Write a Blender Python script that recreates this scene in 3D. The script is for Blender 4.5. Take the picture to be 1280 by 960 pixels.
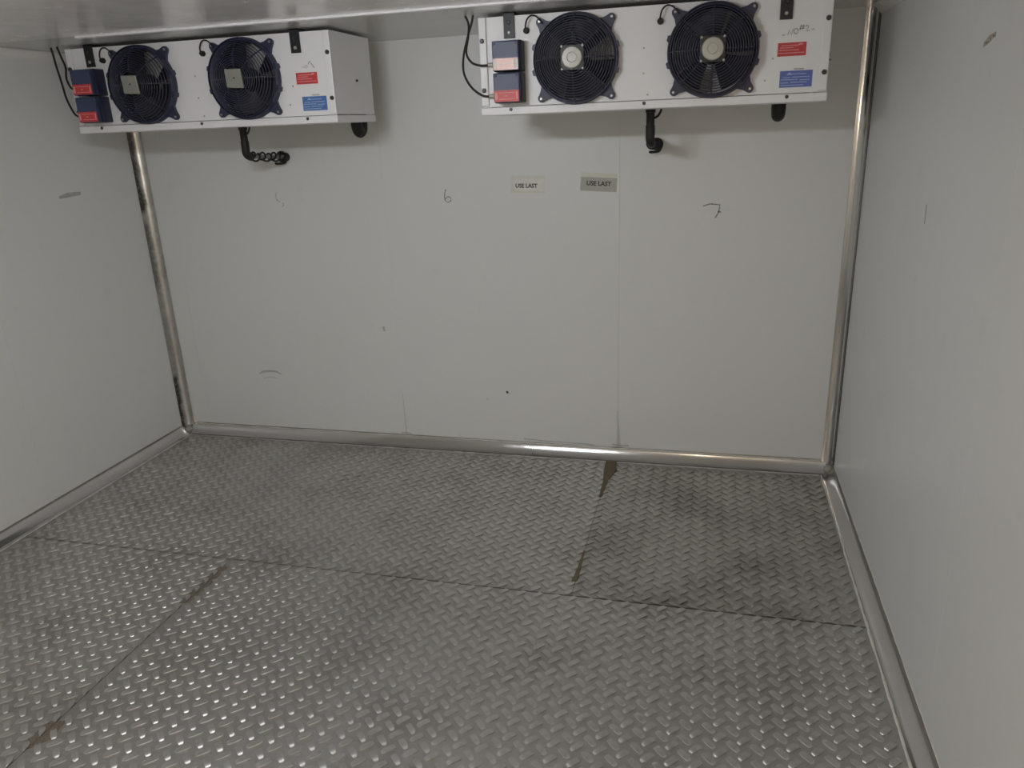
import bpy, bmesh, math, random
from mathutils import Vector, Matrix
random.seed(7)
PI = math.pi
for o in list(bpy.data.objects): bpy.data.objects.remove(o)
scene = bpy.context.scene
C = scene.collection

# ------------------------------------------------------------------ camera
CAM = Vector((2.9396, -3.6276, 1.65))
F_PX, YAW, PITCH, ROLL = 956.9, -0.2542, 0.3268, -0.0411
cf = Vector((math.sin(YAW)*math.cos(PITCH), math.cos(YAW)*math.cos(PITCH), -math.sin(PITCH)))
r0 = Vector((math.cos(YAW), -math.sin(YAW), 0)); u0 = r0.cross(cf)
cr = math.cos(ROLL)*r0 + math.sin(ROLL)*u0
cu = -math.sin(ROLL)*r0 + math.cos(ROLL)*u0
cam_data = bpy.data.cameras.new('camera'); cam = bpy.data.objects.new('camera', cam_data); C.objects.link(cam)
M = Matrix((cr, cu, -cf)).transposed().to_4x4(); M.translation = CAM
cam.matrix_world = M
cam_data.sensor_fit = 'HORIZONTAL'; cam_data.sensor_width = 36.0; cam_data.lens = F_PX/1280*36
cam_data.clip_start = 0.02
scene.camera = cam

# ------------------------------------------------------------------ world, lights, exposure
world = bpy.data.worlds.new('world'); scene.world = world; world.use_nodes = True
world.node_tree.nodes['Background'].inputs[0].default_value = (0.5, 0.52, 0.55, 1)
world.node_tree.nodes['Background'].inputs[1].default_value = 0.0
LAMP_STRENGTH = 88.0          # batten diffuser, see make_batten
fl = bpy.data.lights.new('phone_torch', 'POINT'); fl.energy = 12.0; fl.color = (1.0, 0.78, 0.55); fl.shadow_soft_size = 0.010
flo = bpy.data.objects.new('phone_torch', fl); C.objects.link(flo); flo.location = CAM + cr*0.02 - cu*0.01
scene.view_settings.view_transform = 'Standard'
scene.view_settings.look = 'None'
scene.view_settings.gamma = 1.0
scene.view_settings.use_curve_mapping = False
scene.view_settings.exposure = 0.0

# ------------------------------------------------------------------ measures (metres)
W = 3.575        # room width, x = 0 is the left wall, back wall is y = 0
YF = -4.55       # front wall behind the camera
H = 2.04         # ceiling

# ------------------------------------------------------------------ materials
def nodes_of(name):
    m = bpy.data.materials.new(name); m.use_nodes = True
    nt = m.node_tree; b = nt.nodes['Principled BSDF']
    return m, nt, b
def N(nt, t, **kw):
    n = nt.nodes.new(t)
    for k, v in kw.items(): setattr(n, k, v)
    return n
def coords(nt):
    return N(nt, 'ShaderNodeTexCoord').outputs['Object']
def noise(nt, vec, scale, detail=3, rough=0.55):
    n = N(nt, 'ShaderNodeTexNoise'); n.inputs['Scale'].default_value = scale
    n.inputs['Detail'].default_value = detail; n.inputs['Roughness'].default_value = rough
    nt.links.new(vec, n.inputs['Vector']); return n.outputs['Fac']
def ramp(nt, fac, p0, p1, c0=(0,0,0,1), c1=(1,1,1,1)):
    r = N(nt, 'ShaderNodeValToRGB'); e = r.color_ramp.elements
    e[0].position = p0; e[1].position = p1; e[0].color = c0; e[1].color = c1
    nt.links.new(fac, r.inputs['Fac']); return r.outputs['Color']
def mix(nt, fac, a, b):
    m = N(nt, 'ShaderNodeMix', data_type='RGBA')
    for sock, v in ((m.inputs['Factor'], fac), (m.inputs['A'], a), (m.inputs['B'], b)):
        if isinstance(v, (tuple, float, int)): sock.default_value = v
        else: nt.links.new(v, sock)
    return m.outputs['Result']
def mrange(nt, val, a, b, c, d):
    m = N(nt, 'ShaderNodeMapRange')
    nt.links.new(val, m.inputs['Value'])
    for k, v in zip(('From Min', 'From Max', 'To Min', 'To Max'), (a, b, c, d)): m.inputs[k].default_value = v
    return m.outputs['Result']
def bump(nt, b, h, strength, dist=0.001):
    n = N(nt, 'ShaderNodeBump'); n.inputs['Strength'].default_value = strength; n.inputs['Distance'].default_value = dist
    nt.links.new(h, n.inputs['Height']); nt.links.new(n.outputs['Normal'], b.inputs['Normal'])
def c4(c): return (c[0], c[1], c[2], 1)

def simple(name, col, rough=0.5, metal=0.0, var=0.12, scale=30, bmp=0.0, bscale=200):
    m, nt, b = nodes_of(name); v = coords(nt)
    f = noise(nt, v, scale)
    nt.links.new(mix(nt, f, c4([x*(1-var) for x in col]), c4([min(1, x*(1+var)) for x in col])), b.inputs['Base Color'])
    b.inputs['Roughness'].default_value = rough; b.inputs['Metallic'].default_value = metal
    if bmp: bump(nt, b, noise(nt, v, bscale, 2), bmp)
    return m

def wall_material(name, col, rough, emboss=0.10, metal=0.0):
    m, nt, b = nodes_of(name); v = coords(nt)
    big = noise(nt, v, 1.3, 4); fine = noise(nt, v, 9, 5, 0.65)
    c = mix(nt, big, c4([x*0.955 for x in col]), c4(col))
    g = ramp(nt, fine, 0.60, 0.80)
    c = mix(nt, mrange(nt, g, 0, 1, 0, 0.10), c, (0.36, 0.34, 0.29, 1))
    nt.links.new(c, b.inputs['Base Color'])
    nt.links.new(mrange(nt, fine, 0.3, 0.7, rough-0.05, rough+0.07), b.inputs['Roughness'])
    b.inputs['Metallic'].default_value = metal
    bump(nt, b, noise(nt, v, 55, 3), emboss, 0.002)
    return m

def metal_material(name, col, r0, r1, dirt=0.5, dcol=(0.20, 0.185, 0.165), scale=3.0):
    m, nt, b = nodes_of(name); v = coords(nt)
    a = noise(nt, v, scale, 6, 0.62); f = noise(nt, v, 42, 4, 0.6)
    d = ramp(nt, a, 0.46, 0.74)
    c = mix(nt, mrange(nt, d, 0, 1, 0, dirt), c4(col), c4(dcol))
    c = mix(nt, mrange(nt, ramp(nt, f, 0.5, 0.72), 0, 1, 0, dirt*0.5), c, c4(dcol))
    nt.links.new(c, b.inputs['Base Color']); b.inputs['Metallic'].default_value = 1.0
    nt.links.new(mrange(nt, f, 0.3, 0.7, r0, r1), b.inputs['Roughness'])
    return m

MAT = {}
MAT['wall'] = wall_material('white_painted_steel', (0.81, 0.825, 0.82), 0.36)
MAT['ceiling'] = wall_material('glossy_white_ceiling', (0.88, 0.88, 0.87), 0.22, 0.02, 0.0)
MAT['joint'] = simple('joint_sealant', (0.42, 0.41, 0.38), 0.7)
MAT['plate'] = metal_material('tread_plate_aluminium', (0.56, 0.55, 0.535), 0.42, 0.54, 0.40)
MAT['bar'] = metal_material('worn_tread_aluminium', (0.66, 0.65, 0.635), 0.40, 0.46, 0.22)
MAT['plate_dirty'] = metal_material('grimy_tread_plate', (0.54, 0.53, 0.51), 0.42, 0.56, 0.62, (0.18, 0.168, 0.15), 3.0)
MAT['bar_dirty'] = metal_material('grimy_tread_bar', (0.60, 0.59, 0.57), 0.38, 0.48, 0.50, (0.20, 0.185, 0.165), 3.0)
MAT['cove'] = metal_material('brushed_cove_aluminium', (0.60, 0.59, 0.58), 0.11, 0.15, 0.10, (0.40, 0.38, 0.35), 2.5)
MAT['substrate'] = simple('dark_gap', (0.05, 0.045, 0.04), 0.8)
MAT['unit_white'] = simple('white_powder_coat', (0.87, 0.87, 0.89), 0.35, 0, 0.03, 8, 0.03, 300)
MAT['navy'] = simple('navy_plastic', (0.030, 0.034, 0.075), 0.45, 0, 0.15)
MAT['wire'] = simple('navy_coated_wire', (0.034, 0.037, 0.070), 0.38, 0, 0.1)
MAT['blade'] = simple('black_fan_blade', (0.012, 0.012, 0.020), 0.5)
MAT['boxblue'] = simple('blue_plastic_box', (0.045, 0.062, 0.135), 0.42, 0, 0.1)
MAT['boxside'] = simple('dark_blue_box_back', (0.022, 0.027, 0.062), 0.5, 0, 0.1)
MAT['motor'] = simple('grey_motor_plate', (0.32, 0.32, 0.29), 0.5, 0.3, 0.1)
MAT['motor_light'] = simple('light_motor_cap', (0.47, 0.46, 0.42), 0.45, 0.3, 0.12, 60)
MAT['black'] = simple('black_rubber', (0.012, 0.011, 0.011), 0.6)
MAT['blackmetal'] = simple('black_steel', (0.022, 0.022, 0.028), 0.45, 0.2)
MAT['steel'] = simple('zinc_screw', (0.45, 0.44, 0.42), 0.35, 0.9)
MAT['darkscrew'] = simple('dark_screw', (0.055, 0.055, 0.06), 0.4, 0.4)
MAT['red'] = simple('red_label', (0.60, 0.055, 0.06), 0.4, 0, 0.1, 60)
MAT['glare_pink'] = simple('glare_salmon_label', (0.80, 0.46, 0.40), 0.3, 0, 0.12, 50)  # glare washing out the reflective label is painted into this pale colour
MAT['blue'] = simple('blue_label', (0.075, 0.19, 0.47), 0.4, 0, 0.1, 60)
MAT['violetblue'] = simple('violet_blue_label', (0.11, 0.17, 0.50), 0.4, 0, 0.1, 60)
MAT['whiteprint'] = simple('white_print', (0.78, 0.74, 0.74), 0.5)
MAT['redprint'] = simple('pale_red_print', (0.78, 0.33, 0.33), 0.5)
MAT['blueprint'] = simple('pale_blue_print', (0.42, 0.52, 0.76), 0.5)
MAT['paper'] = simple('white_paper', (0.80, 0.79, 0.76), 0.5)
MAT['sleeve'] = simple('grey_plastic_sleeve', (0.50, 0.49, 0.455), 0.22)
MAT['tape'] = simple('cream_tape', (0.74, 0.735, 0.67), 0.3)
MAT['ink'] = simple('black_ink', (0.035, 0.035, 0.035), 0.6)
MAT['brass'] = simple('brass_fitting', (0.55, 0.38, 0.16), 0.3, 0.9)
MAT['sealant'] = simple('brown_floor_sealant', (0.135, 0.108, 0.062), 0.7, 0, 0.3, 60)
MAT['whitesealant'] = simple('white_silicone', (0.74, 0.73, 0.70), 0.5, 0, 0.2, 60)
MAT['galv'] = metal_material('embossed_aluminium', (0.56, 0.56, 0.55), 0.30, 0.45, 0.25, (0.35, 0.34, 0.32))
MAT['greypipe'] = simple('grey_pipe', (0.30, 0.29, 0.27), 0.5)
MAT['whitepvc'] = simple('pvc_door', (0.70, 0.70, 0.68), 0.35)

def fin_material():
    m, nt, b = nodes_of('aluminium_coil_fins'); v = coords(nt)
    w = N(nt, 'ShaderNodeTexWave', wave_type='BANDS', bands_direction='X'); w.inputs['Scale'].default_value = 60; nt.links.new(v, w.inputs['Vector'])
    nt.links.new(mix(nt, w.outputs['Fac'], (0.45, 0.45, 0.44, 1), (0.72, 0.72, 0.70, 1)), b.inputs['Base Color'])
    b.inputs['Metallic'].default_value = 0.2; b.inputs['Roughness'].default_value = 0.5
    bump(nt, b, w.outputs['Fac'], 0.5, 0.002); return m
MAT['fins'] = fin_material()
def embossed_ceiling():
    m, nt, b = nodes_of('embossed_ceiling_sheet'); v = coords(nt)
    f = noise(nt, v, 120, 2); big = noise(nt, v, 5, 4)
    nt.links.new(mix(nt, big, (0.66, 0.66, 0.64, 1), (0.76, 0.76, 0.74, 1)), b.inputs['Base Color'])
    b.inputs['Roughness'].default_value = 0.26; b.inputs['Metallic'].default_value = 0.25
    bump(nt, b, f, 0.55, 0.003); return m
MAT['emboss'] = embossed_ceiling()

def pen_material(name, col, alpha):
    m, nt, b = nodes_of(name); v = coords(nt)
    b.inputs['Base Color'].default_value = c4(col); b.inputs['Roughness'].default_value = 0.6
    nt.links.new(mrange(nt, noise(nt, v, 160, 3), 0.35, 0.62, alpha*0.35, alpha), b.inputs['Alpha'])
    return m
MAT['pen'] = pen_material('green_black_marker', (0.07, 0.09, 0.08), 0.75)
MAT['penfaint'] = pen_material('faded_marker', (0.16, 0.18, 0.17), 0.45)
MAT['smudge'] = pen_material('grey_smudge', (0.16, 0.15, 0.14), 0.42)
MAT['smudgefaint'] = pen_material('faint_smudge', (0.22, 0.21, 0.20), 0.22)
MAT['smear'] = pen_material('brown_sealant_smear', (0.20, 0.14, 0.07), 0.55)
MAT['rustmark'] = pen_material('brown_mark', (0.26, 0.17, 0.10), 0.6)

def stained_cove():
    # uv: u runs round the cove from the side wall to the back wall, v = height in metres
    m, nt, b = nodes_of('dirt_stained_cove'); v = coords(nt)
    uv = N(nt, 'ShaderNodeTexCoord').outputs['UV']
    sep = N(nt, 'ShaderNodeSeparateXYZ'); nt.links.new(uv, sep.inputs[0])
    wob = noise(nt, v, 9, 5, 0.7); fine = noise(nt, v, 60, 4, 0.7)
    a = N(nt, 'ShaderNodeMath', operation='MULTIPLY_ADD'); nt.links.new(wob, a.inputs[0]); a.inputs[1].default_value = -0.7
    nt.links.new(sep.outputs['X'], a.inputs[2])
    edge = mrange(nt, a.outputs[0], -0.12, 0.16, 1, 0)
    # three dirty stretches up the corner
    zr = N(nt, 'ShaderNodeValToRGB'); el = zr.color_ramp.elements
    el[0].position = 0.0; el[0].color = (1,1,1,1); el[1].position = 1.0; el[1].color = (0.5,0.5,0.5,1)
    for p, g in ((0.17, 1.0), (0.185, 0.08), (0.40, 0.15), (0.45, 0.7), (0.60, 0.75), (0.63, 0.15), (0.645, 1.0), (0.78, 0.9), (0.86, 0.8)):
        e = el.new(p); e.color = (g, g, g, 1)
    nt.links.new(mrange(nt, sep.outputs['Y'], 0, 2.0, 0, 1), zr.inputs['Fac'])
    mul = N(nt, 'ShaderNodeMath', operation='MULTIPLY'); nt.links.new(edge, mul.inputs[0]); nt.links.new(zr.outputs['Color'], mul.inputs[1])
    mul2 = N(nt, 'ShaderNodeMath', operation='MULTIPLY'); nt.links.new(mul.outputs[0], mul2.inputs[0])
    nt.links.new(mrange(nt, fine, 0.25, 0.5, 0.5, 1), mul2.inputs[1])
    base = mix(nt, ramp(nt, wob, 0.4, 0.7), (0.60, 0.59, 0.575, 1), (0.44, 0.42, 0.39, 1))
    nt.links.new(mix(nt, mul2.outputs[0], base, (0.055, 0.045, 0.035, 1)), b.inputs['Base Color'])
    nt.links.new(mrange(nt, mul2.outputs[0], 0, 0.6, 1, 0.0), b.inputs['Metallic'])
    nt.links.new(mrange(nt, mul2.outputs[0], 0, 1, 0.30, 0.75), b.inputs['Roughness'])
    return m
MAT['cove_stained'] = stained_cove()

# ------------------------------------------------------------------ mesh helpers
def bx(bm, a, b):
    x0, y0, z0 = a; x1, y1, z1 = b
    v = [bm.verts.new(p) for p in ((x0,y0,z0),(x1,y0,z0),(x1,y1,z0),(x0,y1,z0),(x0,y0,z1),(x1,y0,z1),(x1,y1,z1),(x0,y1,z1))]
    for f in ((0,3,2,1),(4,5,6,7),(0,1,5,4),(1,2,6,5),(2,3,7,6),(3,0,4,7)): bm.faces.new([v[i] for i in f])
def bevel(bm, w, seg=2):
    bmesh.ops.bevel(bm, geom=list(bm.edges), offset=w, segments=seg, profile=0.6, affect='EDGES', clamp_overlap=True)
def tube(bm, pts, r, n=8, closed=False, caps=True):
    pts = [Vector(p) for p in pts]; k = len(pts); rings = []; prev = None
    for i, p in enumerate(pts):
        if closed: t = pts[(i+1) % k] - pts[i-1]
        else: t = pts[min(i+1, k-1)] - pts[max(i-1, 0)]
        t.normalize()
        if prev is None:
            s = t.orthogonal().normalized()
        else:
            s = prev - t*prev.dot(t)
            s = s.normalized() if s.length > 1e-6 else t.orthogonal().normalized()
        prev = s; q = t.cross(s)
        rr = r[i] if isinstance(r, (list, tuple)) else r
        rings.append([bm.verts.new(p + (s*math.cos(2*PI*j/n) + q*math.sin(2*PI*j/n))*rr) for j in range(n)])
    for i in range(k if closed else k-1):
        a, b = rings[i], rings[(i+1) % k]
        if closed and i == k-1:
            off = min(range(n), key=lambda o: (a[0].co - b[o].co).length); b = b[off:] + b[:off]
        for j in range(n): bm.faces.new((a[j], a[(j+1) % n], b[(j+1) % n], b[j]))
    if caps and not closed:
        bm.faces.new(rings[0][::-1]); bm.faces.new(rings[-1])
def lathe_y(bm, prof, cx=0, cz=0, n=40, cap0=False, cap1=False):
    # prof: list of (radius, y); axis along y
    rings = []
    for r, y in prof:
        rings.append([bm.verts.new((cx + r*math.cos(2*PI*j/n), y, cz + r*math.sin(2*PI*j/n))) for j in range(n)])
    for a, b in zip(rings, rings[1:]):
        for j in range(n): bm.faces.new((a[j], b[j], b[(j+1) % n], a[(j+1) % n]))
    if cap0: bm.faces.new(rings[0])
    if cap1: bm.faces.new(rings[-1][::-1])
def prism_y(bm, poly, y0, y1):
    # poly in (x, z), counter-clockwise seen from -y
    a = [bm.verts.new((x, y0, z)) for x, z in poly]; b = [bm.verts.new((x, y1, z)) for x, z in poly]
    bm.faces.new(a); bm.faces.new(b[::-1])
    n = len(poly)
    for i in range(n): bm.faces.new((a[i], b[i], b[(i+1) % n], a[(i+1) % n]))
def smooth_path(pts, sub=6):
    pts = [Vector(p) for p in pts]; out = []
    for i in range(len(pts)-1):
        p0 = pts[max(i-1, 0)]; p1 = pts[i]; p2 = pts[i+1]; p3 = pts[min(i+2, len(pts)-1)]
        for s in range(sub):
            t = s/sub
            out.append(0.5*((2*p1) + (p2-p0)*t + (2*p0-5*p1+4*p2-p3)*t*t + (3*p1-p0-3*p2+p3)*t**3))
    out.append(pts[-1]); return out
def obj(name, bm, m, parent=None, smooth=False, angle=None, recalc=True):
    if recalc: bmesh.ops.recalc_face_normals(bm, faces=list(bm.faces))
    me = bpy.data.meshes.new(name); bm.to_mesh(me); bm.free()
    me.materials.append(MAT[m] if isinstance(m, str) else m)
    if smooth:
        me.polygons.foreach_set('use_smooth', [True]*len(me.polygons))
        if angle: me.set_sharp_from_angle(angle=math.radians(angle))
    o = bpy.data.objects.new(name, me); C.objects.link(o)
    if parent: o.parent = parent
    return o
def B(): return bmesh.new()
def box(name, a, b, m, parent=None, bev=0.0, seg=2):
    bm = B(); bx(bm, a, b)
    if bev: bevel(bm, bev, seg)
    return obj(name, bm, m, parent)
def struct(o): o['kind'] = 'structure'; return o
def empty(name, loc):
    o = bpy.data.objects.new(name, None); C.objects.link(o); o.location = loc; o.empty_display_size = 0.1; return o
def tag(o, label, cat, group=None):
    o['label'] = label; o['category'] = cat
    if group: o['group'] = group
    return o
def part_label(o, label): o['label'] = label; return o

def ribbon(bm, pts, w, plane, off, th=0.0004):
    """flat stroke of a pen: pts in the 2 plane axes, w width; plane 'back' (x,z at y=off), 'left'/'right' (y,z at x=off), 'floor' (x,y at z=off)"""
    n = len(pts)
    def P(a, b, d):
        if plane == 'back': return (a, off-d, b)
        if plane == 'left': return (off+d, a, b)
        if plane == 'right': return (off-d, a, b)
        return (a, b, off+d)
    L, R = [], []
    for i in range(n):
        x0, y0 = pts[max(i-1, 0)]; x1, y1 = pts[min(i+1, n-1)]
        l = math.hypot(x1-x0, y1-y0) or 1; nx, ny = -(y1-y0)/l, (x1-x0)/l
        ww = (w[i] if isinstance(w, (list, tuple)) else w)/2
        L.append((pts[i][0]+nx*ww, pts[i][1]+ny*ww)); R.append((pts[i][0]-nx*ww, pts[i][1]-ny*ww))
    rows = []
    for d in (0.0, th): rows.append(([bm.verts.new(P(*p, d)) for p in L], [bm.verts.new(P(*p, d)) for p in R]))
    (l0, r0_), (l1, r1_) = rows
    for i in range(n-1):
        bm.faces.new((l1[i], r1_[i], r1_[i+1], l1[i+1]))
        bm.faces.new((l0[i], l1[i], l1[i+1], l0[i+1])); bm.faces.new((r0_[i], r0_[i+1], r1_[i+1], r1_[i]))
    bm.faces.new((l0[0], r0_[0], r1_[0], l1[0])); bm.faces.new((l0[-1], l1[-1], r1_[-1], r0_[-1]))

# ------------------------------------------------------------------ floor: aluminium tread plate sheets
floor = struct(box('floor', (-0.06, YF-0.06, -0.06), (W+0.06, 0.06, -0.006), 'substrate'))
AX, AY = 0.0645, 0.0575            # pitch of each of the two bar directions
BL, BW, BH = 0.0225, 0.0094, 0.0050  # half length, half width, height of a bar
G = 0.002
SHEETS = [  # x0, x1, y0, y1, bar phase x, y
    (0.02, 2.513, -1.244, -0.02, 0.020, 0.012), (2.513, W-0.02, -1.244, -0.02, 0.041, 0.030),
    (0.02, 1.100, -2.462, -1.244, 0.8985, -1.636), (1.100, W-0.02, -2.462, -1.244, 1.455, -2.039),
    (0.02, 2.513, -3.680, -2.462, 0.020, 0.012), (2.513, W-0.02, -3.680, -2.462, 0.041, 0.030),
    (0.02, 1.100, YF+0.02, -3.680, 0.8985, -1.636), (1.100, W-0.02, YF+0.02, -3.680, 1.455, -2.039)]
NU, NV = 6, 4
def bar_mesh_data(sgn):
    """raised bar, long axis at sgn*45 degrees, long sides given an undercut to darken them, rounded ramps at both ends"""
    c = math.cos(PI/4); s = math.sin(PI/4)*sgn
    vs, fs = [], []
    us = [-1, -0.95, -0.85, -0.66, -0.33, 0.33, 0.66, 0.85, 0.95, 1]
    for u in us:
        q = max(0.0, abs(u)-0.33)/0.67
        hu = BH*max(0.0, 1-q**2.2)**0.66; wu = BW*max(0.0, 1-0.80*abs(u)**4)**0.5
        for j, t in enumerate((-0.9, -1, 0, 1, 0.9)):  # top wider than base: overhang added to keep the flanks dark
            z = 0.0 if j in (0, 4) else hu*(0.94 if t else 1.0)
            x_, y_ = u*BL, t*wu
            vs.append((c*x_ - s*y_, s*x_ + c*y_, max(z, 0.0)))
    n = 5
    for i in range(len(us)-1):
        for j in range(n-1):
            fs.append((i*n+j, (i+1)*n+j, (i+1)*n+j+1, i*n+j+1))
    return vs, fs
BAR = {+1: bar_mesh_data(+1), -1: bar_mesh_data(-1)}
bar_mesh = {}
for sgn in (1, -1):
    me = bpy.data.meshes.new('tread_bar'); me.from_pydata(BAR[sgn][0], [], BAR[sgn][1]); me.materials.append(MAT['bar'])
    me.polygons.foreach_set('use_smooth', [True]*len(me.polygons)); me.update(); me.set_sharp_from_angle(angle=math.radians(38)); bar_mesh[sgn] = me
def project(p):
    d = Vector(p) - CAM; z = d.dot(cf)
    if z < 0.05: return None
    return 640 + F_PX*d.dot(cr)/z, 480 - F_PX*d.dot(cu)/z, d.length
bars = []
plates = []
for k, (x0, x1, y0, y1, px, py) in enumerate(SHEETS):
    bm = B(); bx(bm, (x0+G/2, y0+0.003, -0.0055), (x1-G/2, y1-0.003, 0.0))
    p = obj('floor_plate', bm, 'plate_dirty' if k == 1 else 'plate', floor); plates.append(p)
    i0 = math.floor((x0-px)/AX)-1; i1 = math.ceil((x1-px)/AX)+1
    j0 = math.floor((y0-py)/AY)-1; j1 = math.ceil((y1-py)/AY)+1
    for i in range(i0, i1):
        for j in range(j0, j1):
            for sgn, ox, oy in ((-1, 0, 0), (1, 0.5, 0.5)):
                x = px+(i+ox)*AX; y = py+(j+oy)*AY
                if x0+0.004 < x < x1-0.004 and y0+0.004 < y < y1-0.004 and 0.066 < x < W-0.066 and y < -0.066:
                    bars.append((k, sgn, x, y, x0, x1, y0, y1))
vis = []
for n_, b_ in enumerate(bars):
    q = project((b_[2], b_[3], 0))
    inside = 0.017 < b_[2]-b_[4] and 0.017 < b_[5]-b_[2] and 0.017 < b_[3]-b_[6] and 0.017 < b_[7]-b_[3]
    if q and inside and 8 < q[0] < 1272 and 8 < q[1] < 952: vis.append((q[2], n_))
vis.sort(); single = set(n_ for _, n_ in vis[:300])
for k, p in enumerate(plates):
    V, Fc = [], []
    for n_, (kk, sgn, x, y, x0, x1, y0, y1) in enumerate(bars):
        if kk != k: continue
        if n_ in single:
            o = bpy.data.objects.new('tread_bar', bar_mesh[sgn]); C.objects.link(o); o.parent = p; o.location = (x, y, 0)
        else:
            vs, fs = BAR[sgn]; b0 = len(V)
            wear = random.uniform(0.85, 1.05)
            # bars cut through by the edge of a sheet end there
            V += [(min(max(x+vx, x0+G/2), x1-G/2), min(max(y+vy, y0+0.003), y1-0.003), vz*wear) for vx, vy, vz in vs]
            Fc += [tuple(b0+q for q in f) for f in fs]
    me = bpy.data.meshes.new('tread_bars'); me.from_pydata(V, [], Fc); me.materials.append(MAT['bar_dirty' if k == 1 else 'bar'])
    me.polygons.foreach_set('use_smooth', [True]*len(me.polygons)); me.update(); me.set_sharp_from_angle(angle=math.radians(38))
    o = bpy.data.objects.new('tread_bars', me); C.objects.link(o); o.parent = p; o['kind'] = 'stuff'

# ------------------------------------------------------------------ walls of insulated panels
TH = 0.06
def wall(name, axis, pos, sgn, edges, z1=H):
    """axis 'y': wall in the plane y=pos running along x; axis 'x': plane x=pos running along y. sgn points outwards."""
    lo, hi = edges[0], edges[-1]
    def b3(u0, u1, d0, d1, za, zb):
        d0, d1 = sorted((pos+sgn*d0, pos+sgn*d1))
        return ((u0, d0, za), (u1, d1, zb)) if axis == 'y' else ((d0, u0, za), (d1, u1, zb))
    a, b = b3(lo-TH, hi+TH, 0.010, TH, -0.006, z1+0.05)
    w = struct(box(name, a, b, 'joint'))
    ps = []
    for e0, e1 in zip(edges, edges[1:]):
        a, b = b3(e0+0.0002, e1-0.0002, 0.0, 0.010, 0.0, z1)
        ps.append(box('wall_panel', a, b, 'wall', w, 0.0007, 1))
    return w, ps
wall_back, pb = wall('wall_back', 'y', 0.0, 1, [0.0, 0.155, 1.38, 2.545, W])
wall_left, pl = wall('wall_left', 'x', 0.0, -1, [YF, -3.365, -2.200, -1.035, 0.0])
wall_right, pr = wall('wall_right', 'x', W, 1, [YF, -3.90, -2.815, -1.73, -0.65, 0.0])
wall_front, pf = wall('wall_front', 'y', YF, -1, [0.0, 1.0, 2.05, W])
# door behind the camera
door = struct(empty('door_1', (2.7, YF, 0)))
box('door_leaf', (-0.45, 0.0, 0.06), (0.45, 0.05, 1.92), 'whitepvc', door, 0.006)
box('door_frame', (-0.51, 0.0, 0.0), (-0.455, 0.03, 1.98), 'cove', door, 0.003)
box('door_frame', (0.455, 0.0, 0.0), (0.51, 0.03, 1.98), 'cove', door, 0.003)
box('door_frame', (-0.454, 0.0, 1.925), (0.454, 0.03, 1.98), 'cove', door, 0.003)
bm = B(); tube(bm, smooth_path([(-0.38, 0.05, 0.95), (-0.38, 0.09, 0.97), (-0.38, 0.10, 1.05), (-0.38, 0.09, 1.13), (-0.38, 0.05, 1.15)]), 0.010)
obj('door_handle', bm, 'blackmetal', door, True)

# ------------------------------------------------------------------ ceiling
ceiling = struct(box('ceiling', (-TH, YF-TH, H+0.010), (W+TH, TH, H+0.08), 'joint'))
cy = [0.0, -0.865, -2.03, -3.20, YF]
for i, (a, b) in enumerate(zip(cy, cy[1:])):
    box('ceiling_panel', (0.001, b+0.001, H), (W-0.001, a-0.001, H+0.010), 'emboss' if i == 0 else 'ceiling', ceiling, 0.0012, 1)
for i, y in enumerate(cy[1:-1]):
    bm = B(); bx(bm, (0.53 if i == 0 else 0.03, y-0.016, H-0.0085), (W-0.03, y+0.016, H)); bevel(bm, 0.002, 1)
    part_label(obj('joint_strip', bm, 'unit_white', ceiling), 'bright metal strip over the ceiling joint')

# ------------------------------------------------------------------ coves
E = 0.042
def cove_profile(e=E, lip=0.012, n=10, half=45):
    """outline from wall lip to floor lip; (d, h): d out from the wall, h up from the floor"""
    pts = [(0.0012, e+lip), (0.0018, e)]
    for k in range(1, n):
        hr = math.radians(half); R = e*0.70711/math.sin(hr); c = e/2 + 0.70711*R*math.cos(hr)
        a = PI*1.25 + hr*(2*k/n-1)
        pts.append((c + R*math.cos(a) + 0.0018*(1-k/n), c + R*math.sin(a) + 0.0018*(k/n)))
    pts += [(e, 0.0018), (e+lip, 0.0012)]
    return pts
def cove(name, place, l0, l1, m, parent, e=E, lip=0.012, half=15):
    """place(d, h, l) -> xyz ; uv u across, v along"""
    prof = cove_profile(e, lip, 10, half); n = len(prof); bm = B(); uvl = bm.loops.layers.uv.new('UVMap')
    segs = max(2, int(abs(l1-l0)/0.25)); rows = []
    for k in range(segs+1):
        l = l0 + (l1-l0)*k/segs
        rows.append([bm.verts.new(place(d, h, l)) for d, h in prof])
    for k in range(segs):
        for i in range(n-1):
            f = bm.faces.new((rows[k][i], rows[k][i+1], rows[k+1][i+1], rows[k+1][i]))
            for lp, (ii, kk) in zip(f.loops, ((i, k), (i+1, k), (i+1, k+1), (i, k+1))):
                lp[uvl].uv = (ii/(n-1), l0 + (l1-l0)*kk/segs)
    back = {}
    for k in (0, segs):                       # closed ends and a back side, so that the strip has thickness
        back[k] = [bm.verts.new(place(max(0.0, d-0.0012), max(0.0, h-0.0012), l0 + (l1-l0)*k/segs)) for d, h in prof]
    for k in (0, segs):
        for i in range(n-1): bm.faces.new((rows[k][i], back[k][i], back[k][i+1], rows[k][i+1]))
    for i in range(n-1): bm.faces.new((back[0][i], back[segs][i], back[segs][i+1], back[0][i+1]))
    return obj(name, bm, m, parent, True, 35)
bb_back = struct(empty('baseboard_back', (0, 0, 0)))
for a, b in ((0.030, 2.100), (2.1015, W-0.030)):
    cove('cove_strip', lambda d, h, l: (l, -d*0.88, h*1.15), a, b, 'cove', bb_back, half=12)
bb_left = struct(empty('baseboard_left', (0, 0, 0)))
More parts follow.
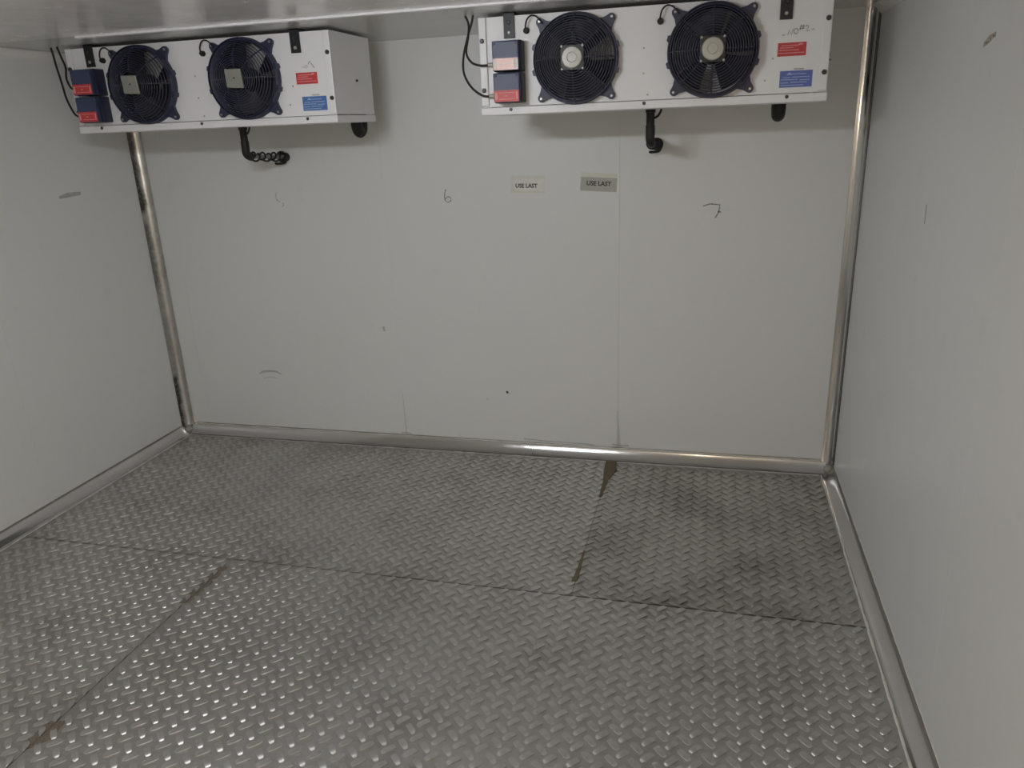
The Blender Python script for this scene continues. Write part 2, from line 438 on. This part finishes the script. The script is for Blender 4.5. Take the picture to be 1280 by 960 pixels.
for a, b in ((-0.030, -2.40), (-2.4015, YF+0.03)):
    cove('cove_strip', lambda d, h, l: (d, l, h), a, b, 'cove', bb_left)
bb_right = struct(empty('baseboard_right', (0, 0, 0)))
for a, b in ((-0.030, -2.43), (-2.4315, YF+0.03)):
    cove('cove_strip', lambda d, h, l: (W-d, l, h), a, b, 'cove', bb_right)
bb_front = struct(empty('baseboard_front', (0, 0, 0)))
cove('cove_strip', lambda d, h, l: (l, YF+d, h), 0.03, 2.18, 'cove', bb_front)
cove('cove_strip', lambda d, h, l: (l, YF+d, h), 3.22, W-0.03, 'cove', bb_front)
t1 = struct(empty('trim_1', (0, 0, 0)))
cove('corner_cove', lambda d, h, l: (d, -h, l), 0.032, H-0.001, 'cove_stained', t1, 0.040, 0.010, 30)
t2 = struct(empty('trim_2', (W, 0, 0)))
cove('corner_cove', lambda d, h, l: (-d, -h, l), 0.032, H-0.001, 'cove', t2, 0.040, 0.010, 40)
# corner joints: small cast corner pieces
for t, sx, x in ((t1, 1, 0.0), (t2, -1, 0.0)):
    bm = B(); bmesh.ops.create_icosphere(bm, subdivisions=2, radius=0.021)
    for v in bm.verts: v.co = Vector((x + sx*(0.020) + v.co.x, -0.020 + v.co.y, 0.022 + v.co.z*0.9))
    for v in bm.verts:
        v.co.y = min(v.co.y, -0.001); v.co.z = max(v.co.z, 0.001); v.co.x = max(v.co.x, 0.001) if sx > 0 else min(v.co.x, -0.001)
    obj('corner_piece', bm, 'joint', t, True)
# ceiling cove along the side walls
t3 = struct(empty('trim_3', (0, 0, 0)))
cove('ceiling_cove', lambda d, h, l: (d, l, H-h), -0.03, YF+0.03, 'ceiling', t3, 0.030, 0.008)
t4 = struct(empty('trim_4', (W, 0, 0)))
cove('ceiling_cove', lambda d, h, l: (-d, l, H-h), -0.03, YF+0.03, 'ceiling', t4, 0.030, 0.008)

# uneven silicone along the cove edges
def bead(place, l0, l1, parent, w, step=0.03, m='whitesealant'):
    bm = B(); pts = []; rad = []
    n = int(abs(l1-l0)/step)
    for i in range(n+1):
        l = l0 + (l1-l0)*i/n
        pts.append(place(l, random.uniform(-0.001, 0.001))); rad.append(w*random.uniform(0.55, 1.25))
    tube(bm, pts, rad, 6); return obj('silicone_bead', bm, m, parent, True)
bead(lambda l, j: (W-E-0.012+j, l, 0.001), -0.05, -2.40, bb_right, 0.0046)
bead(lambda l, j: (W-0.001, l, E+0.012+j), -0.05, -2.40, bb_right, 0.0022)
bead(lambda l, j: (E+0.012+j, l, 0.001), -0.05, -2.40, bb_left, 0.0026)
bead(lambda l, j: (l, -E-0.012+j, 0.001), 0.06, W-0.06, bb_back, 0.0022)
bead(lambda l, j: (l, -0.001, E+0.012+j), 0.06, W-0.06, bb_back, 0.0026)

# brown sealant stains on the floor, in the joints of the sheets
def floor_patch(pts, m='sealant', z=0.0002, parent=None, name='sealant_patch', th=0.0009):
    bm = B(); lo = [bm.verts.new((x, y, z)) for x, y in pts]; hi = [bm.verts.new((x, y, z+th)) for x, y in pts]
    bm.faces.new(hi); n = len(pts)
    for i in range(n): bm.faces.new((lo[i], lo[(i+1) % n], hi[(i+1) % n], hi[i]))
    return obj(name, bm, m, parent)
part_label(floor_patch([(2.490, -0.058), (2.545, -0.058), (2.556, -0.15), (2.530, -0.26), (2.520, -0.45), (2.508, -0.45), (2.506, -0.30), (2.494, -0.17)], th=0.0060, parent=floor), 'brown wedge of sealant at the back joint')
part_label(floor_patch([(2.510, -0.93), (2.515, -0.93), (2.519, -1.06), (2.520, -1.15), (2.498, -1.16), (2.506, -1.07)], th=0.0058, parent=floor), 'brown sealant at the sheet corner')
part_label(floor_patch([(1.080, -1.31), (1.118, -1.30), (1.122, -1.42), (1.116, -1.55), (1.078, -1.56), (1.074, -1.44)], 'smear', th=0.0010, parent=floor), 'brown sealant streak across the sheet joint')
part_label(floor_patch([(1.080, -2.17), (1.13, -2.16), (1.14, -2.23), (1.10, -2.28), (1.07, -2.24)], 'smear', th=0.0010, parent=floor), 'faint brown sealant smear')

# ------------------------------------------------------------------ evaporator coolers
UL, UD, UH = 1.235, 0.37, 0.342
def plate_with_holes(name, parent):
    bm = B(); z0, z1 = 0.030, UH; cz = 0.182; hs = 0.152; R = 0.141; n = 48
    for cx in (0.365, 0.849):
        ci, sq = [], []
        for j in range(n):
            a = 2*PI*j/n; c, s = math.cos(a), math.sin(a); k = hs/max(abs(c), abs(s))
            ci.append(bm.verts.new((cx+R*c, 0, cz+R*s))); sq.append(bm.verts.new((cx+k*c, 0, cz+k*s)))
        for j in range(n): bm.faces.new((ci[j], sq[j], sq[(j+1) % n], ci[(j+1) % n]))
    def q(x0, x1, za, zb): bm.faces.new([bm.verts.new(p) for p in ((x0,0,za),(x1,0,za),(x1,0,zb),(x0,0,zb))])
    for x0, x1 in ((0, 0.213), (0.517, 0.697), (1.001, UL)): q(x0, x1, z0, cz+hs)
    q(0, UL, cz+hs, z1)
    bmesh.ops.remove_doubles(bm, verts=list(bm.verts), dist=1e-5)
    bmesh.ops.recalc_face_normals(bm, faces=list(bm.faces))
    if bm.faces[0].normal.y > 0: bmesh.ops.reverse_faces(bm, faces=list(bm.faces))
    ex = bmesh.ops.extrude_face_region(bm, geom=list(bm.faces))
    for v in ex['geom']:
        if isinstance(v, bmesh.types.BMVert): v.co.y += 0.002
    return obj(name, bm, 'unit_white', parent)

def screw(name, parent, x, z, r, m, y=-0.001, h=0.005):
    bm = B(); lathe_y(bm, [(r, y), (r, y-h*0.5), (r*0.7, y-h)], x, z, 12, False, True)
    o = obj(name, bm, m, parent, True, 40); return o

def make_fan(root, cx, cz, spin, square):
    bm = B()
    # mounting ring
    lathe_y(bm, [(0.141, 0.004), (0.141, -0.020), (0.146, -0.026), (0.152, -0.026), (0.1565, -0.018), (0.1565, -0.001), (0.150, -0.001), (0.150, 0.003)], 0, 0, 56)
    fan = obj('fan', bm, 'navy', root, True, 40); fan.location = (cx, 0, cz)
    part_label(fan, 'dark navy fan with round wire guard')
    # lugs at the four corners
    for q in range(4):
        a = PI/4 + q*PI/2; ca, sa = math.cos(a), math.sin(a)
        poly = [(0.146, -0.036), (0.170, -0.017), (0.190, -0.013), (0.197, -0.006), (0.197, 0.006), (0.190, 0.013), (0.170, 0.017), (0.146, 0.036)]
        bm = B(); prism_y(bm, [(x*ca - t*sa, x*sa + t*ca) for x, t in poly], -0.016, -0.001); bevel(bm, 0.0015, 1)
        obj('lug', bm, 'navy', fan)
        s = screw('screw', fan, 0.186*ca, 0.186*sa, 0.0055, 'steel', -0.0155, 0.004)
    # small clips on the rim
    for a in (0.28, -0.28, PI-0.28, PI+0.28):
        bm = B(); ca, sa = math.cos(a), math.sin(a)
        prism_y(bm, [(x*ca - t*sa, x*sa + t*ca) for x, t in ((0.150, -0.016), (0.163, -0.010), (0.163, 0.006), (0.150, 0.014))], -0.034, -0.002)
        obj('clip', bm, 'navy', fan)
    # domed guard of concentric wires
    def dome(r):
        t = min(1.0, max(0.0, (r-0.045)/(0.153-0.045)))
        return -0.088 + 0.062*(t**2.6)
    bm = B(); n = 48
    rr = [0.050 + 0.103*k/12 for k in range(13)]
    for r in rr: tube(bm, [(r*math.cos(2*PI*j/n), dome(r), r*math.sin(2*PI*j/n)) for j in range(n)], 0.0021 if r < 0.15 else 0.0032, 5, True)
    for k in range(8):
        a = PI/2 + k*PI/4
        tube(bm, [(r*math.cos(a), dome(r)+0.003, r*math.sin(a)) for r in (0.040, 0.060, 0.080, 0.100, 0.120, 0.135, 0.147, 0.153)], 0.0028, 5)
    obj('guard', bm, 'wire', fan, True)
    # outer basket strip behind the wires
    bm = B(); lathe_y(bm, [(0.1535, -0.018), (0.1535, -0.040), (0.151, -0.040), (0.151, -0.018)], 0, 0, 56)
    obj('guard_rim', bm, 'navy', fan, True, 40)
    # motor
    bm = B(); lathe_y(bm, [(0.030, 0.035), (0.046, 0.030), (0.046, -0.070), (0.040, -0.084), (0.030, -0.086)], 0, 0, 28, True, True)
    obj('motor', bm, 'blackmetal', fan, True, 40)
    if square:
        bm = B(); s = 0.035
        prism_y(bm, [(-s, -s), (s+0.004, -s-0.004), (s-0.002, s-0.002), (-s-0.003, s)], -0.0975, -0.088); bevel(bm, 0.002, 1)
        part_label(obj('motor_plate', bm, 'motor', fan), 'square grey plate over the motor')
        bm = B(); lathe_y(bm, [(0.004, -0.097), (0.003, -0.099)], 0.002, 0, 12, False, True)
        obj('screw', bm, 'darkscrew', fan)
    else:
        bm = B(); s = 0.043
        prism_y(bm, [(-s, -s), (s, -s), (s, s), (-s, s)], -0.092, -0.087); bevel(bm, 0.004, 2)
        obj('motor_mount', bm, 'blackmetal', fan)
        bm = B(); lathe_y(bm, [(0.037, -0.0925), (0.037, -0.098), (0.034, -0.101), (0.018, -0.102), (0.016, -0.100)], 0, 0, 32, False, True)
        part_label(obj('motor_cap', bm, 'motor_light', fan, True, 40), 'round pale grey motor cap')
        for q in range(4):
            a = PI/4+q*PI/2; screw('screw', fan, 0.053*math.cos(a), 0.053*math.sin(a), 0.0045, 'motor_light', -0.0915, 0.004)
    # blades
    nb = 5
    for k in range(nb):
        a0 = spin + 2*PI*k/nb; sw = 2*PI/nb*(0.55 if k == 0 else 0.93); bm = B(); rows = []
        for i in range(6):
            r = 0.044 + (0.136-0.044)*i/5; row = []
            for j in range(7):
                t = j/6; a = a0 + sw*(t + 0.06*(i/5)); row.append(bm.verts.new((r*math.cos(a), 0.008 + 0.045*t + 0.008*math.sin(PI*t), r*math.sin(a))))
            rows.append(row)
        for i in range(5):
            for j in range(6): bm.faces.new((rows[i][j], rows[i][j+1], rows[i+1][j+1], rows[i+1][j]))
        ex = bmesh.ops.extrude_face_region(bm, geom=list(bm.faces))
        for v in ex['geom']:
            if isinstance(v, bmesh.types.BMVert): v.co.y += 0.002
        obj('blade', bm, 'blade', fan, True, 60)
    # shroud tunnel behind the panel
    bm = B(); lathe_y(bm, [(0.1405, 0.003), (0.1405, 0.085), (0.1425, 0.085), (0.1425, 0.003)], 0, 0, 48)
    obj('shroud', bm, 'blade', fan, True, 40)
    # power lead to a grommet on the panel
    bm = B(); tube(bm, smooth_path([(-0.183, -0.004, 0.108), (-0.183, -0.020, 0.116), (-0.176, -0.022, 0.140), (-0.160, -0.022, 0.153), (-0.140, -0.020, 0.148), (-0.118, -0.022, 0.124)]), 0.0030, 7)
    lead = obj('lead', bm, 'black', fan, True)
    bm = B(); lathe_y(bm, [(0.011, -0.001), (0.011, -0.010), (0.008, -0.018)], -0.183, 0.106, 16, False, True)
    obj('grommet', bm, 'black', fan, True, 40)
    return fan

def strokes(name, parent, lines, w, m, y=-0.0006):
    bm = B()
    for pts in lines: ribbon(bm, pts, w, 'back', y)
    return obj(name, bm, m, parent)

def make_evaporator(loc, label, first):
    root = empty('evaporator_cooler', loc)
    tag(root, label, 'cooler', 'evaporator coolers under the ceiling')
    plate_with_holes('front_panel', root)
    # end panels with a rounded flange on the front
    for sx, x in ((1, 0.0), (-1, UL)):
        bm = B()
        bx(bm, tuple(sorted((x, x+sx*0.002)))[:1] + (-0.004, 0.031) if sx > 0 else (x-0.002, -0.004, 0.031), (x+0.002 if sx > 0 else x, UD, UH))
        xa, xb = sorted((x, x+sx*0.029))
        b2 = B(); bx(b2, (xa, -0.0085, 0.034), (xb, -0.0005, UH)); bevel(b2, 0.0035, 2)
        me = bpy.data.meshes.new('tmp'); b2.to_mesh(me); b2.free(); bm.from_mesh(me); bpy.data.meshes.remove(me)
        o = obj('end_panel', bm, 'unit_white', root)
        xs = x + (-0.0005 if sx > 0 else 0.0005)
        for yy, zz in ((0.21, 0.165),):
            b3 = B(); bmesh.ops.create_cone(b3, cap_ends=True, segments=10, radius1=0.006, radius2=0.004, depth=0.006)
            for v in b3.verts: v.co = Vector((xs - sx*0.003 + (-sx)*v.co.z, yy + v.co.y, zz + v.co.x))
            obj('screw', b3, 'darkscrew', o)
    # top and back rails
    box('top_panel', (0.002, 0.0025, UH-0.003), (UL-0.002, UD, UH), 'unit_white', root)
    box('back_rail', (0.002, UD-0.004, UH-0.040), (UL-0.002, UD, UH-0.0035), 'unit_white', root)
    # drip tray with a front lip
    bm = B(); bx(bm, (-0.003, -0.011, 0.0), (UL+0.003, UD+0.004, 0.028)); bevel(bm, 0.003, 2)
    obj('drip_tray', bm, 'unit_white', root)
    # coil block with fins
    box('coil', (0.030, 0.12, 0.034), (UL-0.030, UD-0.012, UH-0.004), 'fins', root)
    # screws and knobs on the front
    for x, z in ((0.0125, 0.262), (0.0125, 0.090), (1.2225, 0.262), (1.2225, 0.093)):
        screw('knob', root, x, z, 0.0085, 'darkscrew', -0.0085, 0.008)
    for x in (0.115, 0.614, 1.106):
        screw('screw', root, x, 0.0185, 0.0062, 'darkscrew', -0.0105, 0.004)
    for x, z in ((0.610, 0.205), (0.610, 0.120), (0.625, 0.048), (1.052, 0.145), (1.030, 0.075)):
        screw('rivet', root, x, z, 0.0035, 'steel', 0.0, 0.002)
    make_fan(root, 0.365, 0.182, 0.15 if first else -0.75, first)
    make_fan(root, 0.849, 0.182, 0.20 if first else 3.65, first)
    # hanging brackets: strap on the front, bent over to the ceiling
    for x in (0.097, 1.066):
        bm = B(); bx(bm, (x, -0.007, 0.266), (x+0.041, -0.0005, 0.3535))
        bx(bm, (x, -0.007, 0.3505), (x+0.041, 0.050, 0.3545)); 
        br = obj('hanging_bracket', bm, 'blackmetal', root)
        for z in (0.285, 0.320): screw('bolt', br, x+0.0205, z, 0.0065, 'motor_light' if z < 0.3 else 'darkscrew', -0.007, 0.005)
    # two junction boxes with labels
    for zt, lm in ((0.255, 'red' if first else 'glare_pink'), (0.146, 'red')):
        bm = B(); bx(bm, (0.066, -0.060, zt-0.105), (0.173, -0.0005, zt)); bevel(bm, 0.004, 2)
        jb = obj('junction_box', bm, 'boxside', root)
        bm = B(); bx(bm, (0.068, -0.082, zt-0.103), (0.168, -0.0605, zt-0.002)); bevel(bm, 0.005, 2)
        obj('lid', bm, 'boxblue', jb)
        lb = box('label', (0.071, -0.0832, zt-0.101), (0.165, -0.0821, zt-0.061), lm, jb)
        part_label(lb, 'label with glare painted in as pale salmon' if lm == 'glare_pink' else 'red label')
        # print: pale frame on the label
        bm = B(); y = -0.0836
        def bar(x0, x1, z0, z1): bx(bm, (x0, y, z0), (x1, y+0.0004, z1))
        za, zb = zt-0.098, zt-0.064
        if lm == 'red':
            bar(0.074, 0.083, za+0.004, zb-0.004)
            bar(0.089, 0.150, zb-0.007, zb-0.005); bar(0.089, 0.150, za+0.005, za+0.007)
            bar(0.111, 0.121, (za+zb)/2-0.002, (za+zb)/2+0.002); bar(0.154, 0.160, za+0.004, zb-0.004)
        else:
            bar(0.073, 0.084, za+0.001, zb-0.001); bar(0.148, 0.163, za+0.001, zb-0.001)
            bar(0.100, 0.135, (za+zb)/2-0.001, (za+zb)/2+0.001)
        obj('print', bm, 'redprint' if lm == 'red' else 'paper', jb)
        # cable gland on the left
        bm = B(); tube(bm, [(0.066, -0.035, zt-0.078), (0.058, -0.035, zt-0.078), (0.057, -0.035, zt-0.078), (0.040, -0.035, zt-0.078)], [0.011, 0.011, 0.0085, 0.0075], 12)
        obj('cable_gland', bm, 'motor_light' if not first else 'whiteprint', jb, True, 40)
        for xx in (0.079, 0.157): screw('screw', jb, xx, zt-0.012, 0.0035, 'boxside', -0.0815, 0.002)
    # power cables
    p1 = [(0.040, -0.035, 0.068), (0.012, -0.040, 0.072), (-0.030, -0.040, 0.105), (-0.058, -0.030, 0.155), (-0.060, -0.015, 0.215), (-0.045, 0.0, 0.280), (-0.026, 0.0, 0.330), (-0.020, 0.0, 0.3535)]
    p2 = [(0.040, -0.035, 0.177), (0.010, -0.035, 0.177), (-0.025, -0.032, 0.190), (-0.046, -0.024, 0.225), (-0.040, -0.006, 0.285), (-0.040, 0.004, 0.325), (-0.052, 0.006, 0.3535)]
    if first:
        p1 = [(0.040, -0.035, 0.068), (0.012, -0.035, 0.080), (-0.018, -0.030, 0.140), (-0.035, -0.02, 0.20), (-0.055, -0.01, 0.280), (-0.068, 0.0, 0.325), (-0.072, 0.0, 0.3535)]
        p2 = [(0.040, -0.035, 0.177), (0.018, -0.035, 0.190), (0.002, -0.030, 0.225), (-0.004, -0.015, 0.270), (-0.024, -0.005, 0.310), (-0.040, 0.0, 0.3535)]
    for p in (p1, p2):
        bm = B(); tube(bm, smooth_path(p), 0.0042, 8); obj('power_cable', bm, 'black', root, True)
    # stickers
    sx = 1.071 if first else 1.066
    st = box('red_sticker', (sx, -0.0008, 0.150), (sx+0.093, 0.0, 0.193), 'red', root); part_label(st, 'red rectangular sticker')
    bm = B()
    for i, (a, b, z) in enumerate(((0.012, 0.060, 0.184), (0.008, 0.052, 0.177), (0.004, 0.070, 0.169), (0.004, 0.088, 0.160))):
        bx(bm, (sx+a, -0.0012, z-0.0012), (sx+b, -0.0008, z+0.0014))
    prism_y(bm, [(sx+0.055, 0.181), (sx+0.086, 0.186), (sx+0.074, 0.190)], -0.0012, -0.0008)
    obj('print', bm, 'redprint', st)
    sx = 1.087 if first else 1.079
    st = box('blue_sticker', (sx, -0.0008, 0.049), (sx+0.107, 0.0, 0.103), 'blue' if first else 'violetblue', root); part_label(st, 'blue rectangular sticker')
    bm = B()
    prism_y(bm, [(sx+0.022, 0.090), (sx+0.040, 0.090), (sx+0.031, 0.098)], -0.0012, -0.0008)
    for a, b, z in ((0.038, 0.086, 0.092), (0.010, 0.034, 0.081), (0.040, 0.098, 0.082), (0.004, 0.060, 0.074), (0.066, 0.098, 0.072), (0.004, 0.030, 0.064), (0.036, 0.090, 0.065), (0.004, 0.080, 0.056)):
        bx(bm, (sx+a, -0.0012, z-0.0011), (sx+b, -0.0008, z+0.0011))
    obj('print', bm, 'blueprint', st)
    bm = B(); bx(bm, (sx+0.045, -0.0006, 0.1055), (sx+0.078, 0.0, 0.1105)); obj('serial_tag', bm, 'sleeve', root)
    # handwriting
    def circ(cx, cz, rx, rz): return [(cx+rx*math.cos(2*PI*k/14), cz+rz*math.sin(2*PI*k/14)) for k in range(15)]
    if first:
        o = strokes('handwriting', root, [[(1.103, 0.210), (1.104, 0.218), (1.111, 0.211), (1.112, 0.219)], circ(1.121, 0.2145, 0.005, 0.0045)], 0.0022, 'penfaint')
        part_label(o, 'faint handwritten NO')
        o = strokes('handwriting', root, [[(1.128, 0.221), (1.138, 0.233)], [(1.138, 0.234), (1.146, 0.222), (1.156, 0.208)]], 0.0030, 'pen')
        part_label(o, 'handwritten 1')
    else:
        o = strokes('handwriting', root, [[(1.078, 0.217), (1.087, 0.2185)],
            [(1.096, 0.216), (1.099, 0.233), (1.108, 0.217), (1.112, 0.236)], circ(1.122, 0.2275, 0.0065, 0.0085),
            [(1.134, 0.230), (1.138, 0.246)], [(1.141, 0.230), (1.145, 0.246)], [(1.132, 0.2345), (1.148, 0.2355)], [(1.133, 0.2415), (1.149, 0.2425)],
            [(1.153, 0.239), (1.156, 0.244), (1.161, 0.243), (1.161, 0.237), (1.153, 0.227), (1.166, 0.2275)], [(1.170, 0.230), (1.182, 0.2315)]], 0.0026, 'pen')
        part_label(o, 'handwritten NO #2')
    # drain: down from the tray, elbow, then straight back to the wall
    bm = B(); dx, dy = 0.617, 0.285
    tube(bm, [(dx, dy, 0.002), (dx, dy, -0.012), (dx, dy, -0.013), (dx, dy, -0.060), (dx, dy, -0.061), (dx, dy, -0.098)], [0.020, 0.020, 0.0165, 0.0165, 0.0185, 0.0185], 16)
    dp = obj('drain_pipe', bm, 'black', root, True, 40); part_label(dp, 'black insulated drain under the tray')
    bm = B(); tube(bm, smooth_path([(dx, dy, -0.090), (dx, dy, -0.112), (dx+0.002, dy+0.012, -0.126), (dx+0.004, dy+0.034, -0.132)]), 0.0185, 14)
    obj('elbow', bm, 'black', dp, True)
    bm = B(); yw = 0.6195; tube(bm, [(dx+0.004, dy+0.028, -0.131), (dx+0.010, yw, -0.146)], 0.0095 , 12)
    obj('pipe_to_wall', bm, 'greypipe', dp, True, 40)
    bm = B(); pts = []; turns = 6; n = turns*14
    for k in range(n+1):
        t = k/n; a = 2*PI*turns*t; rr = 0.0175 + 0.004*math.sin(3.1*t*turns)
        pts.append((dx+0.004+0.006*t + rr*math.cos(a), dy+0.036 + (yw-0.075-dy)*t + 0.006*math.sin(2.3*a/3), -0.131-0.013*t + rr*math.sin(a)))
    tube(bm, pts, 0.0046, 7); obj('heater_cable', bm, 'black', dp, True)
    bm = B()
    tube(bm, [(dx+0.0095+0.022*math.cos(2*PI*k/18), yw-0.042+0.004*math.sin(4*PI*k/18), -0.143+0.022*math.sin(2*PI*k/18)) for k in range(18)], 0.006, 7, True)
    tube(bm, smooth_path([(dx+0.030, yw-0.040, -0.150), (dx+0.018, yw-0.030, -0.172), (dx-0.008, yw-0.045, -0.176), (dx-0.020, yw-0.060, -0.174)]), 0.006, 7)
    tube(bm, [(dx+0.0098, yw-0.030, -0.1445), (dx+0.010, yw, -0.146)], 0.022, 16)
    obj('wall_bung', bm, 'black', dp, True, 40)
    bm = B(); tube(bm, smooth_path([(dx+0.014, dy-0.006, -0.034), (dx+0.030, dy-0.012, -0.026), (dx+0.040, dy-0.012, -0.010), (dx+0.043, dy-0.012, 0.0)]), 0.0045, 7)
    obj('heater_lead', bm, 'black', dp, True)
    # insulated suction line: a U-bend hanging behind the unit, from the coil into the wall
    bm = B(); ux = 1.117
    path = [(ux, 0.368, 0.10), (ux, 0.405, 0.10), (ux, 0.425, 0.082), (ux, 0.427, 0.03), (ux, 0.427, -0.012), (ux, 0.436, -0.032), (ux, 0.456, -0.042), (ux, 0.476, -0.032), (ux, 0.485, -0.012), (ux, 0.485, 0.03), (ux, 0.485, 0.12), (ux, 0.485, 0.24), (ux, 0.485, 0.3545)]
    tube(bm, smooth_path(path, 4), 0.026, 16); part_label(obj('suction_pipe', bm, 'black', root, True), 'black insulated pipe bend behind the unit')
    return root

make_evaporator((0.2445, -0.62, 1.685), 'white two-fan cooler in the left corner with square grey motor plates on its fans', True)
make_evaporator((2.0865, -0.62, 1.685), 'white two-fan cooler beside the right wall with round motor caps and handwritten NO #2', False)

# ------------------------------------------------------------------ USE LAST labels on the back wall
def text_mesh(name, body, size, m, parent, loc, rot_z):
    cu_ = bpy.data.curves.new(name, 'FONT'); cu_.body = body; cu_.size = size; cu_.align_x = 'CENTER'; cu_.align_y = 'CENTER'
    cu_.extrude = 0.0002; cu_.offset = 0.0009; cu_.resolution_u = 2
    t = bpy.data.objects.new(name, cu_); C.objects.link(t)
    dg = bpy.context.evaluated_depsgraph_get(); me = bpy.data.meshes.new_from_object(t.evaluated_get(dg))
    bpy.data.objects.remove(t); bpy.data.curves.remove(cu_)
    me.materials.clear(); me.materials.append(MAT[m])
    o = bpy.data.objects.new(name, me); C.objects.link(o); o.parent = parent; o.location = loc
    o.rotation_euler = (PI/2, rot_z, 0); return o
s = empty('wall_label', (2.115, 0, 1.378)); s.rotation_euler = (0, math.radians(1.5), 0)
tag(s, 'white USE LAST label taped to the back wall, nearer the left cooler', 'label', 'USE LAST labels on the back wall')
box('tape', (-0.085, -0.0006, -0.038), (0.080, 0.0, 0.040), MAT['tape'], s)
box('paper', (-0.066, -0.0012, -0.030), (0.078, -0.0006, 0.027), 'paper', s)
text_mesh('lettering', 'USE LAST', 0.0255, 'ink', s, (-0.008, -0.0014, -0.006), 0)
s = empty('wall_label', (2.450, 0, 1.381)); s.rotation_euler = (0, math.radians(3.5), 0)
tag(s, 'grey plastic-sleeved USE LAST label on the back wall, right of the white one', 'label', 'USE LAST labels on the back wall')
box('sleeve', (-0.085, -0.0012, -0.040), (0.083, 0.0, 0.022), 'sleeve', s)
box('tape', (-0.085, -0.0014, 0.0225), (0.083, 0.0, 0.042), 'tape', s)
text_mesh('lettering', 'USE LAST', 0.0275, 'ink', s, (0.0, -0.0016, -0.006), 0)

# ------------------------------------------------------------------ pen marks and scuffs on the panels
def mark(name, lines, w, m, parent, plane='back', off=0.0, label=None):
    bm = B()
    for p in lines: ribbon(bm, p, w, plane, off)
    o = obj(name, bm, m, parent)
    if label: part_label(o, label)
    return o
mark('handwriting', [[(2.921, 1.268), (2.952, 1.277), (2.994, 1.272), (2.990, 1.240), (2.976, 1.214)], [(2.985, 1.243), (3.001, 1.239)]], 0.0055, 'pen', pb[3], label='handwritten 7')
mark('handwriting', [[(1.706, 1.365), (1.697, 1.338), (1.699, 1.312), (1.712, 1.302), (1.729, 1.310), (1.728, 1.324), (1.714, 1.330), (1.701, 1.318)]], 0.0050, 'pen', pb[2], label='handwritten 6')
mark('handwriting', [[(0.790, 1.366), (0.783, 1.348), (0.787, 1.328), (0.803, 1.318)], [(0.820, 1.315), (0.823, 1.302), (0.812, 1.294)]], 0.0050, 'penfaint', pb[1], label='faint handwritten 5')
mark('scuff', [[(0.530, 0.378), (0.560, 0.392), (0.600, 0.397), (0.640, 0.394), (0.672, 0.380)]], [0.006, 0.012, 0.012, 0.010, 0.006], 'smudge', pb[1])
mark('scuff', [[(0.555, 0.350), (0.600, 0.362), (0.655, 0.352)]], 0.006, 'smudgefaint', pb[1])
mark('scuff', [[(1.311, 0.670), (1.316, 0.645)]], 0.012, 'smudge', pb[1])
mark('spot', [[(1.966, 0.339), (1.974, 0.328)]], 0.010, 'ink', pb[2])
mark('scuff', [[(1.86, 0.300), (1.862, 0.285)]], 0.009, 'smudgefaint', pb[2])
mark('scuff', [[(-0.575, 1.408), (-0.52, 1.415), (-0.44, 1.416)]], [0.012, 0.022, 0.014], 'smudge', pl[3], 'left', 0.0)
mark('scuff', [[(-1.065, 1.375), (-1.069, 1.318)]], 0.010, 'smudge', pr[3], 'right', W)
mark('scuff', [[(-1.385, 1.788), (-1.42, 1.797), (-1.465, 1.806)]], [0.010, 0.018, 0.010], 'rustmark', pr[3], 'right', W)
mark('scuff', [[(3.395, 1.885), (3.402, 1.868), (3.396, 1.858), (3.408, 1.848)]], 0.008, 'pen', pb[3])
mark('scuff', [[(2.515, 0.075), (2.56, 0.070), (2.60, 0.073)]], 0.008, 'smudge', pb[2])
mark('scuff', [[(1.36, 0.068), (1.385, 0.072), (1.42, 0.066)]], 0.007, 'smudge', pb[2])
mark('scuff', [[(2.05, 0.078), (2.18, 0.070), (2.30, 0.069), (2.42, 0.066)]], 0.005, 'smudge', pb[2])
mark('scuff', [[(2.540, 0.26), (2.546, 0.16), (2.548, 0.066)]], [0.004, 0.010, 0.022], 'smudgefaint', pb[3])
mark('scuff', [[(1.386, 0.30), (1.388, 0.17), (1.389, 0.062)]], [0.003, 0.006, 0.010], 'smudgefaint', pb[2])
# ------------------------------------------------------------------ the lamp: short LED batten on the ceiling, above and ahead of the camera
def make_batten(loc):
    root = empty('ceiling_lamp', loc)
    tag(root, 'short white batten lamp fixed across the ceiling above the floor', 'lamp')
    box('housing', (-0.33, -0.045, -0.030), (0.33, 0.045, 0.0), 'unit_white', root, 0.004)
    for s_ in (-1, 1):
        a, b = sorted((s_*0.305, s_*0.332)); box('end_cap', (a, -0.047, -0.091), (b, 0.047, -0.0305), 'whitepvc', root, 0.004)
    m, nt, b = nodes_of('lamp_diffuser')
    b.inputs['Base Color'].default_value = (0.9, 0.9, 0.9, 1)
    b.inputs['Emission Color'].default_value = (0.96, 0.98, 1.0, 1); b.inputs['Emission Strength'].default_value = LAMP_STRENGTH
    bm = B(); prof = [(-0.030, -0.031)] + [(0.030*math.cos(a), -0.036-0.044*math.sin(a)) for a in [PI - PI*k/10 for k in range(11)]] + [(0.030, -0.031)]
    r0_ = [bm.verts.new((-0.304, y, z)) for y, z in prof]; r1_ = [bm.verts.new((0.304, y, z)) for y, z in prof]
    for i in range(len(prof)-1): bm.faces.new((r0_[i], r0_[i+1], r1_[i+1], r1_[i]))
    bm.faces.new(r0_); bm.faces.new(r1_[::-1]); bm.faces.new((r0_[0], r1_[0], r1_[-1], r0_[-1]))
    obj('diffuser', bm, m, root, True, 50)
make_batten((1.80, -2.40, H))
